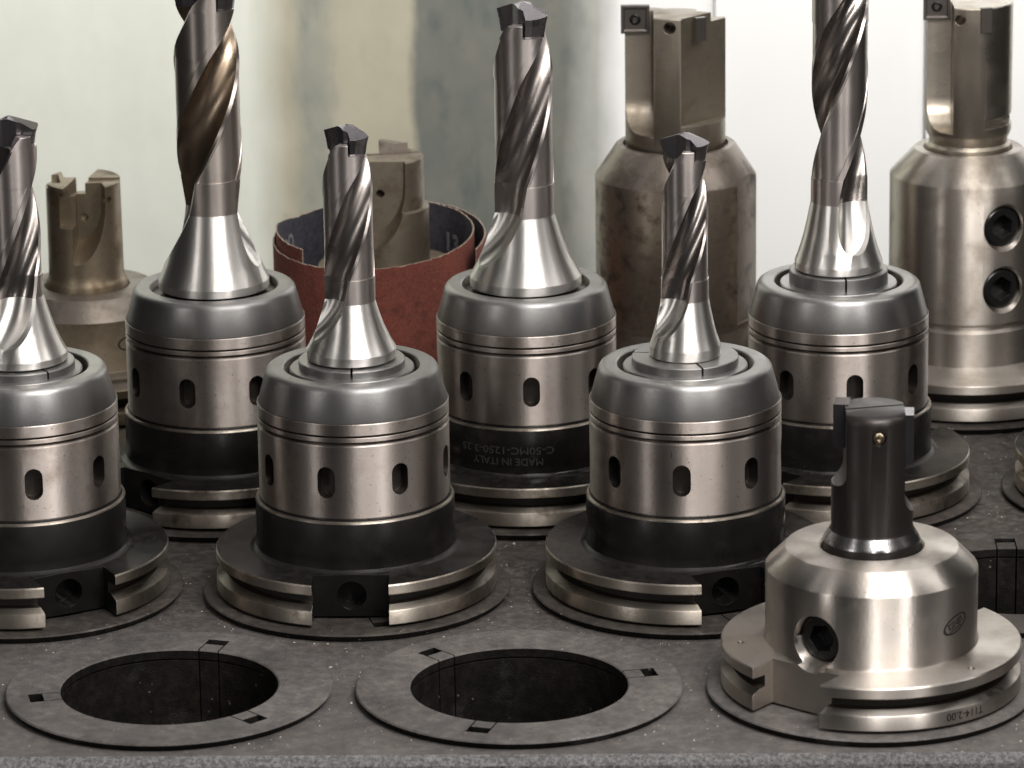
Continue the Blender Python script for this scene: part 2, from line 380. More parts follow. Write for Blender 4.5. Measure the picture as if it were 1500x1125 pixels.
# ------------------------------------------------------------------ rack plate
def build_plate():
    x0, x1, y0, y1 = -420, 420, -59.3, 410
    e = 2.6
    sect = [(y0-e*0.2, -45), (y0-e*0.2, -e), (y0+e*0.5, -e*0.22), (y0+e*1.1, 0)]
    prof = sect+[(y1, 0), (y1, -45)]
    v = [(x0, y, z) for y, z in prof]+[(x1, y, z) for y, z in prof]
    n = len(prof)
    f = [(i, (i+1) % n, n+(i+1) % n, n+i) for i in range(n)]+[tuple(range(n)), tuple(range(2*n-1, n-1, -1))]
    mi = [1, 1, 1, 0, 0, 0]+[0, 0]
    me = pyd(v, f, mi)
    bm = bmesh.new(); bm.from_mesh(me); bmesh.ops.recalc_face_normals(bm, faces=bm.faces); bm.to_mesh(me); bm.free()
    cuts = []
    for j, i in SPOTS:
        x, y = at(j, i)
        cuts.append(xf(cyl(47, -60, 10, 64), Matrix.Translation((x/mm, y/mm, 0))))
    me = boolean(me, [join(cuts)], cut_slot=0)
    return struct(link('rack_plate', me, None, ['plate', 'edge']))
build_plate()

# ------------------------------------------------------------------ sockets
def build_socket(j, i, az, label, group):
    x, y = at(j, i)
    root = empty('tool_socket', (x, y, 0), label, 'socket', group)
    ring = lathe([(35.7, -0.5, 1), (46.6, -0.5, 1), (46.6, 0.05, 1), (52.0, 0.05, 1), (52.6, 0.3, 1), (53.82, 2.3, 0), (53.4, 2.9, 0), (36.2, 2.9, 0), (35.7, 2.4, 1)], 128, True)
    cuts = []
    for k in range(3):
        a = az+120*k
        sq = box(41.6, 46.2, -3.7, 3.7, -2, 8)
        s1 = box(30, 41.8, -3.7, -3.25, -2, 8); s2 = box(30, 41.8, 3.25, 3.7, -2, 8)
        for b in (sq, s1, s2): cuts.append(xf(b, RZ(a)))
    ring = boolean(ring, [join(cuts[0::3]), join(cuts[1::3]), join(cuts[2::3])], cut_slot=1)
    link('ring', ring, root, ['ring' if j == 0 else 'ring_dark', 'sleeve'])
    sl = lathe([(35.75, -1), (35.75, -3), (35.4, -45), (34, -110), (44, -110), (46.5, -45), (46.5, -1)], 96, True)
    cuts = []
    for k in range(3):
        a = az+120*k
        for b in (box(30, 41.9, -3.7, -3.2, -48, 8), box(30, 41.9, 3.2, 3.7, -48, 8), box(41.6, 46.1, -3.7, 3.7, -48, 8)): cuts.append(xf(b, RZ(a)))
    sl = boolean(sl, [join(cuts[0::3]), join(cuts[1::3]), join(cuts[2::3])])
    link('sleeve', sl, root, 'sleeve')
    bot = lathe([(0.01, -111), (40, -111), (40, -110.5), (0.01, -110.5)], 32)
    link('bottom', bot, root, 'sleeve')
    return root
SOCK = {
    (0, -1): (74, 'empty black socket, left of the two open holes in front row'),
    (0, 0): (14, 'empty black socket, middle of the front row beside the milling cutter holder'),
    (0, 1): (40, 'black socket under the bright steel holder with short milling cutter'),
    (1, -2): (20, 'black socket under the leftmost front drill holder'),
    (1, -1): (-75, 'black socket under the front drill holder whose drive slot faces camera'),
    (1, 0): (-66, 'black socket under the front drill holder behind the milling cutter holder'),
    (1, 1): (90, 'empty black socket at right edge behind the milling cutter holder'),
    (2, -1): (30, 'black socket under the back drill holder left of the sandpaper roll'),
    (2, 0): (10, 'black socket under the back drill holder with engraved black body'),
    (2, 1): (50, 'black socket under the tall drill holder with the white wall behind'),
    (2, 2): (50, 'black socket cut by right picture edge, under a black flange'),
    (3, -2): (50, 'black socket under the rusty brown cutter holder at far left'),
    (3, -1): (50, 'black socket hidden under the sandpaper roll'),
    (3, 0): (50, 'black socket under the large dark face mill holder'),
    (3, 1): (-60, 'black socket under the holder with two round set screws'),
}
for (j, i), (az, lab) in SOCK.items(): build_socket(j, i, az, lab, 'sockets of the tool rack')

# ------------------------------------------------------------------ holder flange and taper
def flange_mesh(body_prof, notch_az, hole=False, steel=False, extra_cuts=(), screw_cut=None):
    """material slots: 0 body / top faces, 1 worn rim, 2 groove"""
    prof = [(12, -95, 0), (22, -92, 0), (34.6, -2, 0), (34.9, 3.7, 0), (48.5, 3.9, 1), (49.0, 4.3, 1), (49.0, 8.7, 1), (48.75, 9.15, 1), (45.4, 10.3, 2), (42.6, 10.5, 2), (42.6, 14.3, 2), (45.6, 14.5, 2),
            (48.75, 14.8, 1), (49.0, 15.1, 1), (49.0, 18.0, 1), (48.6, 18.5, 0)]+body_prof
    me = lathe(prof, 144)
    cuts = []
    for k in (0, 180):
        cuts.append(xf(box(36.4, 60, -13.1, 13.1, 1.5, 30 if not steel else 19.9), RZ(notch_az+k)))
    cl = [join(cuts)]
    if hole:
        cl.append(join([xf(cyl(5.0, 29, 40, 40), RAD(notch_az+k, 11.2)) for k in (0, 180)]))
    cl += list(extra_cuts)
    return boolean(me, cl, cut_slot=0)
BODY = [(37.2, 18.5, 0), (36.0, 18.8, 0), (35.0, 19.8, 0), (34.7, 21.6, 0), (34.6, 23, 0), (34.6, 35.9, 1), (34.3, 36.4, 1), (33.6, 36.7, 0), (32.8, 36.75, 0), (32.6, 37.2, 0)]

slot_ring_me = None
def slot_ring(az):
    me = lathe([(25, 37.3), (32.9, 37.35), (33.2, 37.8), (33.2, 63.0), (32.9, 63.45), (25, 63.45)], 144, True)
    cuts = []
    for k in range(8):
        v, f = prism(stadium(6.2, 11.2), 28.4, 40)
        cuts.append(xf((v, f), RAD(az+45*k, 50.4)))
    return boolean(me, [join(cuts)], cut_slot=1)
NUT = [(24.0, 60, 0), (30.0, 62.5, 2), (30.0, 64.5, 0), (33.0, 64.65, 0), (33.2, 64.85, 0), (33.2, 66.1, 0), (33.0, 66.3, 2), (31.6, 66.35, 2), (31.6, 66.9, 2), (33.0, 66.95, 0), (33.2, 67.15, 0), (33.2, 70.8, 0), (33.0, 71.1, 2), (32.6, 71.15, 1), (32.65, 71.35, 1),
       (30.15, 80.7, 1), (29.95, 81.5, 1), (29.5, 82.2, 1), (28.85, 82.7, 1), (28.0, 82.95, 1), (27.0, 83.0, 1), (24.0, 83.0, 1), (23.6, 82.7, 0), (23.6, 77, 0), (20.0, 77, 0), (20.0, 60, 0)]

# ------------------------------------------------------------------ twist drill
def drill_parts(R, rb, zb, zband, zcone, zline, ztip, lead, zref, azref):
    """returns shank mesh (slot 0 drill, 1 cone), carbide tip mesh"""
    rho = 0.766*R; c0 = 1.116*R
    zs = ztip-1.12*R                     # seat of the tip
    zpr = ztip-0.68*R                    # top of the prongs
    zrel = ztip-2.55*R
    def phi(z):
        q = max(0, min(1, (z-(zs-1.7*R))/(1.7*R)))
        ze = min(z, zs)
        if ze < zline: ze = zline+0.45*(ze-zline)          # the flute straightens as it leaves the drill
        return rad(azref)+2*math.pi*(ze-zref)/lead+rad(14)*q*q*(3-2*q)
    def Ro(z):
        if z <= zband: return rb
        if z < zcone:
            t = (zcone-z)/(zcone-zband); return R+(rb-R)*(0.72*t+0.28*t*t*t)
        if z < zline: return R
        return R*0.985
    zro = zcone+0.5*R; zend = zcone-0.80*(zcone-zband)
    rend = Ro(zend)
    def cc(z):
        if z >= zro: return c0
        s = (zro-z)/(zro-zend)
        return c0+(rend*1.02-0.35*R)*s**2.2
    nf, nl = 24, 26
    def section(z, tip=False, scale=1.0):
        ro = Ro(z)*scale; c = cc(z)
        if c-rho >= ro-1e-4:
            ps = 0.0; th = 0.0
        else:
            ps = math.acos(max(-1, min(1, (c*c+rho*rho-ro*ro)/(2*c*rho))))
            th = math.atan2(rho*math.sin(ps), c-rho*math.cos(ps))
        pts = []
        for h in range(2):
            for k in range(nf+1):
                p_ = -ps+(2*ps-0.10)*k/nf if ps > 0.12 else -ps+2*ps*k/nf
                if ps == 0: x, y = ro, 0.0
                else:
                    x, y = c-rho*math.cos(p_), rho*math.sin(p_)
                pts.append(rot2((x, y), math.pi*h))
            for k in range(1, nl):
                t = k/nl
                t = {1: 0.06, 2: 0.08, 3: 0.10, nl-1: 0.992, nl-5: 0.86, nl-4: 0.868}.get(k, t)
                a = th+(math.pi-2*th)*t
                r = ro
                if not tip and zline < z < zrel and 0.09 < t < 0.865: r = ro*0.975
                pts.append(rot2((r*math.cos(a), r*math.sin(a)), math.pi*h))
        return pts
    zl = [zb, zb+0.25, zband-0.02, zband+0.02]
    z = zband+0.3
    while z < zcone: zl.append(z); z += 0.55
    zl += [zcone-0.02, zcone+0.05]
    z = zcone+0.7
    while z < zs-0.4:
        zl.append(z); z += 0.75
    zl += [zline-0.03, zline+0.03, zrel-0.03, zrel+0.03, zs]
    zl = sorted(set(zl)); zl = [q for i, q in enumerate(zl) if i == 0 or q-zl[i-1] > 0.01]
    verts, faces, mi = [], [], []
    n = None
    for li, z in enumerate(zl):
        s = section(z); n = len(s); a = phi(z)
        k = 0.985 if li == 0 else 1
        verts += [(*rot2((p[0]*k, p[1]*k), a), z) for p in s]
    for i in range(len(zl)-1):
        for k in range(n):
            k2 = (k+1) % n
            faces.append((i*n+k, i*n+k2, (i+1)*n+k2, (i+1)*n+k)); mi.append(1 if zl[i] < zcone-0.1 else (2 if k % (n//2) < nf else 0))
    faces.append(tuple(range(n-1, -1, -1))); mi.append(1)
    faces.append(tuple((len(zl)-1)*n+k for k in range(n))); mi.append(0)
    # prongs either side of the tip
    th = rad(41.5)
    for h in range(2):
        base = len(verts); a0 = th+rad(2); a1 = rad(95); m = 10
        rings = []
        for zi, (z, cut) in enumerate([(zs-0.4, 0), (zs+0.5*(zpr-zs), 0.17), (zpr-0.25, 0.36), (zpr, 0.40)]):
            ring = []
            for k in range(m+1):
                a = a0+cut+(a1-a0-cut)*k/m; rr = R*0.985-(0.25 if zi == 3 else 0)
                ring.append((rr*math.cos(a), rr*math.sin(a)))
            for k in range(m, -1, -1):
                a = a0+cut+(a1-a0-cut)*k/m
                ring.append((0.56*R*math.cos(a), 0.56*R*math.sin(a)))
            rings.append(ring)
            verts += [(*rot2(q, phi(zs)+0.1*(phi(z)-phi(zs))+math.pi*h), z) for q in ring]
        L = 2*(m+1)
        for i in range(3):
            for k in range(L):
                k2 = (k+1) % L
                faces.append((base+i*L+k, base+i*L+k2, base+(i+1)*L+k2, base+(i+1)*L+k)); mi.append(0)
        faces.append(tuple(base+3*L+k for k in range(L))); mi.append(0)
    shank = pyd(verts, faces, mi)
    # carbide tip: ground facets, lips at 138 and 318 degrees of the flute frame
    V2, F2 = [], []
    HALF = [(-42, 1.0), (-33, 0.74), (-12, 0.34), (24, 0.30), (70, 0.46), (90, 0.53), (92.5, 0.955), (106, 0.965), (119, 0.975), (129.5, 1.0)]
    def tipsec(sc, inner=1.0):
        out = []
        for h in range(2):
            for a, r in HALF:
                q = r*R*(sc if r > 0.6 else inner)
                out.append(rot2((q*math.cos(rad(a)), q*math.sin(rad(a))), math.pi*h))
        return out
    cl, sl_ = math.cos(rad(138)), math.sin(rad(138))
    def roof(p):
        l = p[0]*cl+p[1]*sl_; t = p[0]*sl_-p[1]*cl              # along the lip, and back from it
        w = 0.25*R
        s1 = max(0, t)*max(0, min(1, (l+w)/w)); s2 = max(0, -t)*max(0, min(1, (w-l)/w))
        return ztip-0.35*abs(l)-0.27*(s1+s2)
    levels = [(zs+0.02, 0.90), (zs+0.25, 0.915), (zs+0.42*R, 0.985)]
    ph = phi(zs)+rad(8)
    n2 = 2*len(HALF)
    for z, sc in levels: V2 += [(*rot2(p, ph), z) for p in tipsec(sc)]
    s = tipsec(1.08)
    for q in (1, 0.8, 0.55, 0.28): V2 += [(*rot2((p[0]*q, p[1]*q), ph), roof((p[0]*q, p[1]*q))) for p in s]
    ci = len(V2); V2.append((0, 0, ztip))
    for i in range(6):
        for k in range(n2):
            k2 = (k+1) % n2
            F2.append((i*n2+k, i*n2+k2, (i+1)*n2+k2, (i+1)*n2+k))
    for k in range(n2): F2.append((6*n2+k, 6*n2+(k+1) % n2, ci))
    F2.append(tuple(range(n2-1, -1, -1)))
    tip = pyd(V2, F2)
    return shank, tip

def drill_holder(spot, label, notch_az, slot_az, drill=None, collet=None, slit_az=-90, drill_mat='drill', engraved=False):
    x, y = at(*spot)
    root = empty('drill_holder', (x, y, 0), label, 'drill holder', 'drills in collet holders')
    fl = flange_mesh(BODY, notch_az, hole=True)
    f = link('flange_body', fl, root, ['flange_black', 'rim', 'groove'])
    f['label'] = 'black oxide flange and body with worn steel rims and drive slots'
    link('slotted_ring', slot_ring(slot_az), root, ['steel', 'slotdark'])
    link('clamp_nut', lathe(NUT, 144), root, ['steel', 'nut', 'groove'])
    if collet:
        rc, zc0, zc1 = collet
        link('washer', lathe([(14, 77.0), (21.6, 77.0), (21.6, 82.0), (21.2, 82.5), (14, 82.7)], 96, True), root, 'nut')
        cm = lathe([(8, 78), (rc, 78), (rc, zc1-0.3), (rc-0.35, zc1), (8, zc1+0.25)], 96, True)
        cm = boolean(cm, [xf(box(6, 40, -0.38, 0.38, 70, 100), RZ(slit_az+120*k)) for k in range(3)])
        link('collet', cm, root, 'nut')
    else:
        link('washer', lathe([(14, 77.0), (22.9, 77.0), (22.9, 80.5), (14, 81.0)], 96, True), root, 'black')
    if drill:
        sh, tip = drill_parts(*drill)
        d = link('drill', sh, root, [drill_mat, 'cone', 'flute_brown' if drill_mat == 'drill_brown' else 'flute'], 13)
        link('carbide_tip', tip, d, 'tipcarbide', 9)
    if engraved:
        tv, tf = text_mesh('C-50MC-1250-3.25', 3.9)
        t1 = wrap(([(a*1.18, b, c) for a, b, c in tv], tf), 34.62, -102.5, 28.6, upside=True)
        t2 = wrap(text_mesh('MADE IN ITALY', 3.9), 34.62, -101.5, 24.4, upside=True)
        link('engraved_text', pyd(*join([t1, t2])), root, 'faintmark')
    return root

# R, rbase, zbase, zband, zcone, zline, ztip, lead, zref, azref
drill_holder((1, -2), 'leftmost front drill holder, its drill cut by the left picture edge', -61, -77,
             (9.35, 16.6, 86.0, 88.6, 109.0, 116.6, 172.1, 138, 123, -59), (19.0, 83.8, 85.3), -52)
drill_holder((1, -1), 'front drill holder whose drive slot with round hole faces the camera', -89.5, -103.5,
             (8.75, 15.5, 86.0, 89.1, 106.3, 114.8, 168.2, 130, 134.8, -78), (18.4, 83.6, 85.3), -87)
drill_holder((1, 0), 'front drill holder with slim drill, beside the short black milling cutter', -69, -93,
             (8.2, 12.3, 86.0, 89.5, 106.0, 113.2, 164.3, 122, 127.2, -78), (18.4, 83.8, 85.6), -72)
drill_holder((2, -1), 'back left drill holder with thick brownish drill cut by top edge', -131, -104,
             (12.1, 20.4, 82.5, 85.6, 111.6, 123.9, 200.6, 138, 141.7, -112), None, drill_mat='drill_brown')
drill_holder((2, 0), 'back drill holder with bright flared drill base and engraved black body', 10, -86,
             (11.0, 20.6, 82.5, 86.0, 109.3, 120.9, 188.3, 174, 144.8, -82), None, engraved=True)
drill_holder((2, 1), 'back drill holder in front of white wall, drill cut by top edge', -132, -82,
             (10.35, 16.1, 88.0, 90.8, 113.1, 122.3, 206.0, 146, 173, -98), (18.1, 85.6, 87.4), -84)
drill_holder((2, 2), 'black flange sliver of a drill holder at the right picture edge', 35, -80)

# ------------------------------------------------------------------ generic bits for milling tools
def stepcut(r, a, b, c, r2_, az, z, n=48):
    ring = lambda q, zz: [(q*math.cos(2*math.pi*k/n), q*math.sin(2*math.pi*k/n), zz) for k in range(n)]
    v = ring(r, a)+ring(r, b)+ring(r2_, c)
    f = [tuple(range(n-1, -1, -1)), tuple(range(2*n, 3*n))]
    for i in range(2): f += [(i*n+k, i*n+(k+1) % n, (i+1)*n+(k+1) % n, (i+1)*n+k) for k in range(n)]
    return xf((v, f), RAD(az, z))
def scoop(poly_out, poly_in, y_out, y_in, az=0):
    """chip pocket cut from the front: outline (x, z) at the surface and a smaller one at its floor"""
    n = len(poly_out)
    v = [(x, y_out, z) for x, z in poly_out]+[(x, y_in, z) for x, z in poly_in]
    f = [tuple(range(n)), tuple(range(2*n-1, n-1, -1))]+[(i, n+i, n+(i+1) % n, (i+1) % n) for i in range(n)]
    return xf((v, f), RZ(az))
def arcpoly(xl, zb, xr, zr, ztop, n=10):
    """outline with a straight left wall, a quarter arc from the bottom left to the right, open to the top"""
    pts = [(xl, ztop), (xl, zb)]
    for k in range(1, n+1):
        a = math.pi/2*k/n
        pts.append((xl+(xr-xl)*math.sin(a), zr-(zr-zb)*math.cos(a)))
    pts.append((xr+0.6, ztop))
    return pts
def hexagon(r): return [(r*math.cos(rad(60*k)), r*math.sin(rad(60*k))) for k in range(6)]
def set_screw(parent, R, az, z, r, mat='screw', roll=0):
    """recessed socket set screw whose face lies at radius R"""
    out = lathe([(r*0.98, -8), (r*0.98, -0.8), (r*0.86, 0), (r*0.62, 0), (r*0.56, -0.5), (r*0.56, -7.5), (0.05, -7.5), (0.05, -8)], 48, True)
    hx = xf(prism(hexagon(r*0.60), -6, 3), Matrix.Rotation(rad(roll), 4, 'Z'))
    body = pyd(*cyl(r*0.98, -9, 0, 48, ))
    # chamfered face with a hexagonal socket
    body = lathe([(r*0.98, -9), (r*0.98, -0.9), (r*0.84, 0.0), (0.02, 0.0)], 48)
    body = boolean(body, [hx])
    me = body; me.transform(Matrix.LocRotScale(None, None, None))
    mt = RAD(az, z, R); mt = Matrix.Translation(mt.translation*mm) @ mt.to_3x3().to_4x4()
    me.transform(mt)
    return link('set_screw', me, parent, mat)
def gullet(az, side, w0, w1, depth, ztop, zlow, curve, out=40):
    """chip pocket: local x outward, y tangential from w0 to w1; floor plane at x=depth, curving outward to zlow"""
    pr = [(out, ztop), (depth, ztop), (depth, zlow+curve)]
    for k in range(1, 9):
        a = math.pi/2*k/8
        pr.append((depth+curve*(1-math.cos(a)), zlow+curve*(1-math.sin(a))))
    pr.append((out, zlow))
    n = len(pr)
    v = [(x, w0, z) for x, z in pr]+[(x, w1, z) for x, z in pr]
    f = [tuple(range(n)), tuple(range(2*n-1, n-1, -1))]+[(i, n+i, n+(i+1) % n, (i+1) % n) for i in range(n)]
    return xf((v, f), RZ(az))
def square_insert(parent, loc, rotz, tilt, s, t, name='cutting_insert', mat='carbide'):
    """square insert with stepped face and a clamping screw; face towards local -Y"""
    h = s/2
    def fr(k, y): return [(-k, y, -k), (k, y, -k), (k, y, k), (-k, y, k)]
    v = fr(h*0.96, t/2)+fr(h, -t/2+0.3)+fr(h*0.97, -t/2)+fr(h*0.80, -t/2)+fr(h*0.72, -t/2+0.5)+fr(h*0.45, -t/2+0.5)
    f = []
    for i in range(5):
        for k in range(4):
            k2 = (k+1) % 4; f.append((i*4+k, i*4+k2, (i+1)*4+k2, (i+1)*4+k))
    f += [(3, 2, 1, 0), (20, 21, 22, 23)]
    m4 = Matrix.Translation(loc) @ RZ(rotz) @ Matrix.Rotation(rad(tilt), 4, 'Y')
    o = link(name, pyd(*xf((v, f), m4)), parent, mat)
    sc = lathe([(s*0.2, -1.5), (s*0.2, 0.1), (s*0.16, 0.45), (s*0.10, 0.45), (s*0.08, -0.4), (0.02, -0.4)], 20)
    sc.transform(Matrix.Translation(Vector(loc)*mm) @ RZ(rotz) @ Matrix.Translation((0, (-t/2+0.4)*mm, 0)) @ Matrix.Rotation(rad(90), 4, 'X'))
    link('screw', sc, o, 'screw')
    return o

# ------------------------------------------------------------------ bright holder with short milling cutter (front row)
def milling_holder():
    x, y = at(0, 1)
    root = empty('milling_cutter_holder', (x, y, 0), 'bright steel holder with short black two-insert milling cutter, front right', 'cutter holder')
    az = -128
    body = [(36.8, 18.7, 0), (35.0, 19.2, 0), (34.5, 20.0, 0), (34.5, 43.5, 0), (34.3, 43.9, 0), (28.2, 50.1, 0), (27.7, 50.4, 0), (17.2, 50.5, 0), (16.6, 49.8, 0), (16.6, 47, 0)]
    cuts = [stepcut(8.3, 22, 33.4, 40, 11.8, -124.5, 27.0),
            xf(cyl(1.2, 15, 22, 16), Matrix.Translation((30.5, -30.5, 0))), xf(cyl(1.2, 15, 22, 16), Matrix.Translation((-42.5, -4.5, 0)))]
    fl = flange_mesh(body, az, steel=True, extra_cuts=cuts)
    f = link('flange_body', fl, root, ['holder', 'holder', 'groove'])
    set_screw(f, 30.2, -124.5, 27.0, 8.2, roll=10)
    # oval stamp and flange lettering
    e = []
    n = 40
    ov = []
    for k in range(n):
        a = 2*math.pi*k/n
        ov.append((6.0*math.cos(a), 3.0*math.sin(a), 0.05)); ov.append((5.15*math.cos(a), 2.35*math.sin(a), 0.05))
    of = [(2*k, 2*((k+1) % n), 2*((k+1) % n)+1, 2*k+1) for k in range(n)]
    e.append(wrap((ov, of), 34.5, -41.5, 31.0, tilt=16))
    def bar(x0, x1, y0, y1):
        vs, fs = [], []
        m = 4
        for k in range(m+1):
            xx = x0+(x1-x0)*k/m; vs += [(xx, y0, 0.05), (xx, y1, 0.05)]
        fs = [(2*k, 2*k+2, 2*k+3, 2*k+1) for k in range(m)]
        return vs, fs
    for b in ((-3.4, 2.6, -1.75, -1.25), (-3.6, -0.3, 0.9, 1.4), (-3.6, -3.0, -0.7, 1.0), (-3.3, -0.3, -0.75, -0.25), (-2.2, 0.2, 0.1, 0.5), (0.5, 1.1, -0.7, 1.3), (1.6, 2.2, -0.7, 1.3), (0.9, 3.2, 0.95, 1.4), (2.9, 3.5, -0.5, 1.2), (1.0, 3.2, -0.75, -0.3)):
        e.append(wrap(bar(*b), 34.5, -41.5, 31.0, tilt=16))
    link('oval_stamp', pyd(*join(e)), f, 'engrave')
    tx = wrap(text_mesh('T114-2.00', 3.6, 0.1), 49.02, -55, 6.9, upside=True)
    link('engraved_text', pyd(*tx), f, 'engrave')
    # black cutter
    col = lathe([(9, 47), (15.9, 47, 0), (15.9, 52.6, 1), (15.5, 53.4, 1), (13.7, 56.2, 0), (13.3, 57.0, 0), (13.3, 94.0, 0), (12.9, 95.4, 0), (12.0, 96.4, 0), (10.8, 96.9, 0), (0.02, 96.95, 0)], 96)
    c1 = gullet(180, 1, -30, 30, 8.9, 120, 72.0, 4.5)         # pocket to the left
    c2 = gullet(0, 1, -30, 30, 10.0, 120, 61.0, 8)          # pocket to the right
    c3 = xf(box(-30, 30, -0.9, 0.5, 91.0, 120), RZ(14))
    c4 = xf(cyl(2.3, 11, 20, 24), RAD(-84, 90.0))
    cut = boolean(col, [c1, c2, c3, c4])
    c = link('milling_cutter', cut, root, ['cutter', 'collar'])
    sc = lathe([(2.0, -3), (2.0, 0.2), (1.5, 0.5), (0.8, 0.5), (0.6, -0.5), (0.02, -0.5)], 20)
    mt = RAD(-84, 90.0, 12.6); sc.transform(Matrix.Translation(mt.translation*mm) @ mt.to_3x3().to_4x4())
    link('screw', sc, c, 'brass')
    def rounded(x0, x1, y0, y1, z0, z1): return box(x0, x1, y0, y1, z0, z1)
    link('cutting_insert', pyd(*xf(rounded(9.0, 13.2, -5.4, 3.6, 79.5, 95.9), RZ(-4))), c, 'carbide')
    link('cutting_insert', pyd(*xf(rounded(-12.9, -8.0, 0.5, 9.0, 82.5, 97.2), RZ(-8))), c, 'carbide')
    return root
milling_holder()

# ------------------------------------------------------------------ back row tools
def old_flange(root, body, mats, az=150):
    return link('flange_body', flange_mesh(body, az), root, mats)

def rusty_cutter_holder():
    x, y = at(3, -2); x -= 0.0047
    root = empty('rusty_cutter_holder', (x, y, 0), 'rusty brown cutter holder in the back row at far left', 'cutter holder', 'old cutters in the back row')
    body = [(40, 18.6, 0), (40, 20.5, 0), (32.2, 20.9, 1), (32.0, 21.3, 1), (32.0, 41.5, 0), (31.6, 42, 0), (27, 48.4, 0), (26, 49.2, 0), (17, 49.4, 0), (16.5, 48.5, 0), (16.5, 46, 0)]
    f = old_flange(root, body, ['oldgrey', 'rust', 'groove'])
    ov = []
    n = 32
    for k in range(n):
        a = 2*math.pi*k/n
        ov.append((4.3*math.cos(a), 2.8*math.sin(a), 0.05)); ov.append((3.6*math.cos(a), 2.2*math.sin(a), 0.05))
    of = [(2*k, 2*((k+1) % n), 2*((k+1) % n)+1, 2*k+1) for k in range(n)]
    link('oval_stamp', pyd(*wrap((ov, of), 32.0, -55, 32)), f, 'engrave')
    cut = lathe([(8, 46), (16.2, 46), (16.2, 51.2), (15.9, 52.2), (15.4, 52.9), (15.1, 53.8), (14.9, 56), (14.7, 92.6), (14.2, 93.2), (0.02, 93.3)], 80)
    cs = [scoop(arcpoly(-4.0, 55, 13.5, 84, 120), arcpoly(-2.2, 68, 7.5, 84, 120), -24, -2.5), scoop(arcpoly(-4.0, 55, 13.5, 84, 120), arcpoly(-2.2, 68, 7.5, 84, 120), -24, -2.5, 180),
          box(-8.2, -1.5, -30, -6.5, 75.5, 89.5), xf(box(-30, 30, -1.6, 3.4, 87.0, 120), RZ(78)), xf(cyl(1.6, 0, 30, 16), RAD(-82, 77.5)), xf(cyl(1.4, 10, 30, 16), RAD(-40, 86)), xf(box(-40, 40, -40, 40, 92.2, 130), Matrix.Rotation(rad(3.5), 4, 'X')), xf(box(3, 30, -30, 2, 91.2, 130), Matrix.Rotation(rad(-2), 4, 'Y')), xf(box(-30, -9, -3, 9, 90.0, 130), RZ(12))]
    link('milling_cutter', boolean(cut, cs), root, 'rust')
rusty_cutter_holder()

M['stained'] = metal('brown_stained_cutter', (0.25, 0.215, 0.165), 0.44, 0.3, 0.9, (0.085, 0.055, 0.03), 110, 0.5, bump=0.3, metallic=0.85, dust=0.5)
def roll_cutter_holder():
    x, y = at(3, -1)
    root = empty('cutter_holder', (x, y, 0), 'brown cutter holder standing inside the red sandpaper roll', 'cutter holder', 'old cutters in the back row')
    body = [(32, 18.9, 0), (30.5, 20, 1), (30.5, 52, 1), (27, 57, 1), (18.0, 57.5, 1), (14, 57.5, 1)]
    old_flange(root, body, ['oldgrey', 'rust', 'groove'], 60)
    cut = lathe([(8, 79), (15.6, 79), (15.6, 80.6), (15.5, 81), (15.5, 100.4), (15.1, 100.9), (0.02, 101)], 80)
    cs = [scoop(arcpoly(-9.0, 58, 13.5, 90, 130), arcpoly(-7.0, 72, 8.0, 92, 130), -26, -10.5), scoop(arcpoly(-4.0, 58, 13.5, 90, 130), arcpoly(-2.2, 72, 8.0, 90, 130), -24, -4, 180),
          xf(cyl(1.7, 2, 30, 16), RAD(-97, 88)), xf(box(-30, 30, 1.2, 4.2, 96.5, 130), RZ(14))]
    neck = lathe([(8, 55), (17.3, 55), (17.3, 80.6), (15.5, 81), (15.5, 100.4), (15.1, 100.9), (0.02, 101)], 80)
    c = boolean(neck, cs[:1]+cs[1:])
    link('milling_cutter', c, root, 'stained')
    # raised tooth at the back
    tv = [(-2.2, 4.6, 96), (9.6, 5.2, 96), (8.6, 12.6, 96), (-1.6, 13.6, 96), (-2.4, 5.2, 105.8), (4.0, 5.6, 104.6), (9.0, 5.8, 104.9), (8.0, 12.2, 103.2), (3.2, 12.8, 103.9), (-1.8, 13.0, 104.8)]
    tf = [(0, 1, 6, 5, 4), (1, 2, 7, 6), (2, 3, 9, 8, 7), (3, 0, 4, 9), (4, 5, 8, 9), (5, 6, 7, 8), (3, 2, 1, 0)]
    link('tooth', pyd(tv, tf), root, 'oldgrey')
roll_cutter_holder()

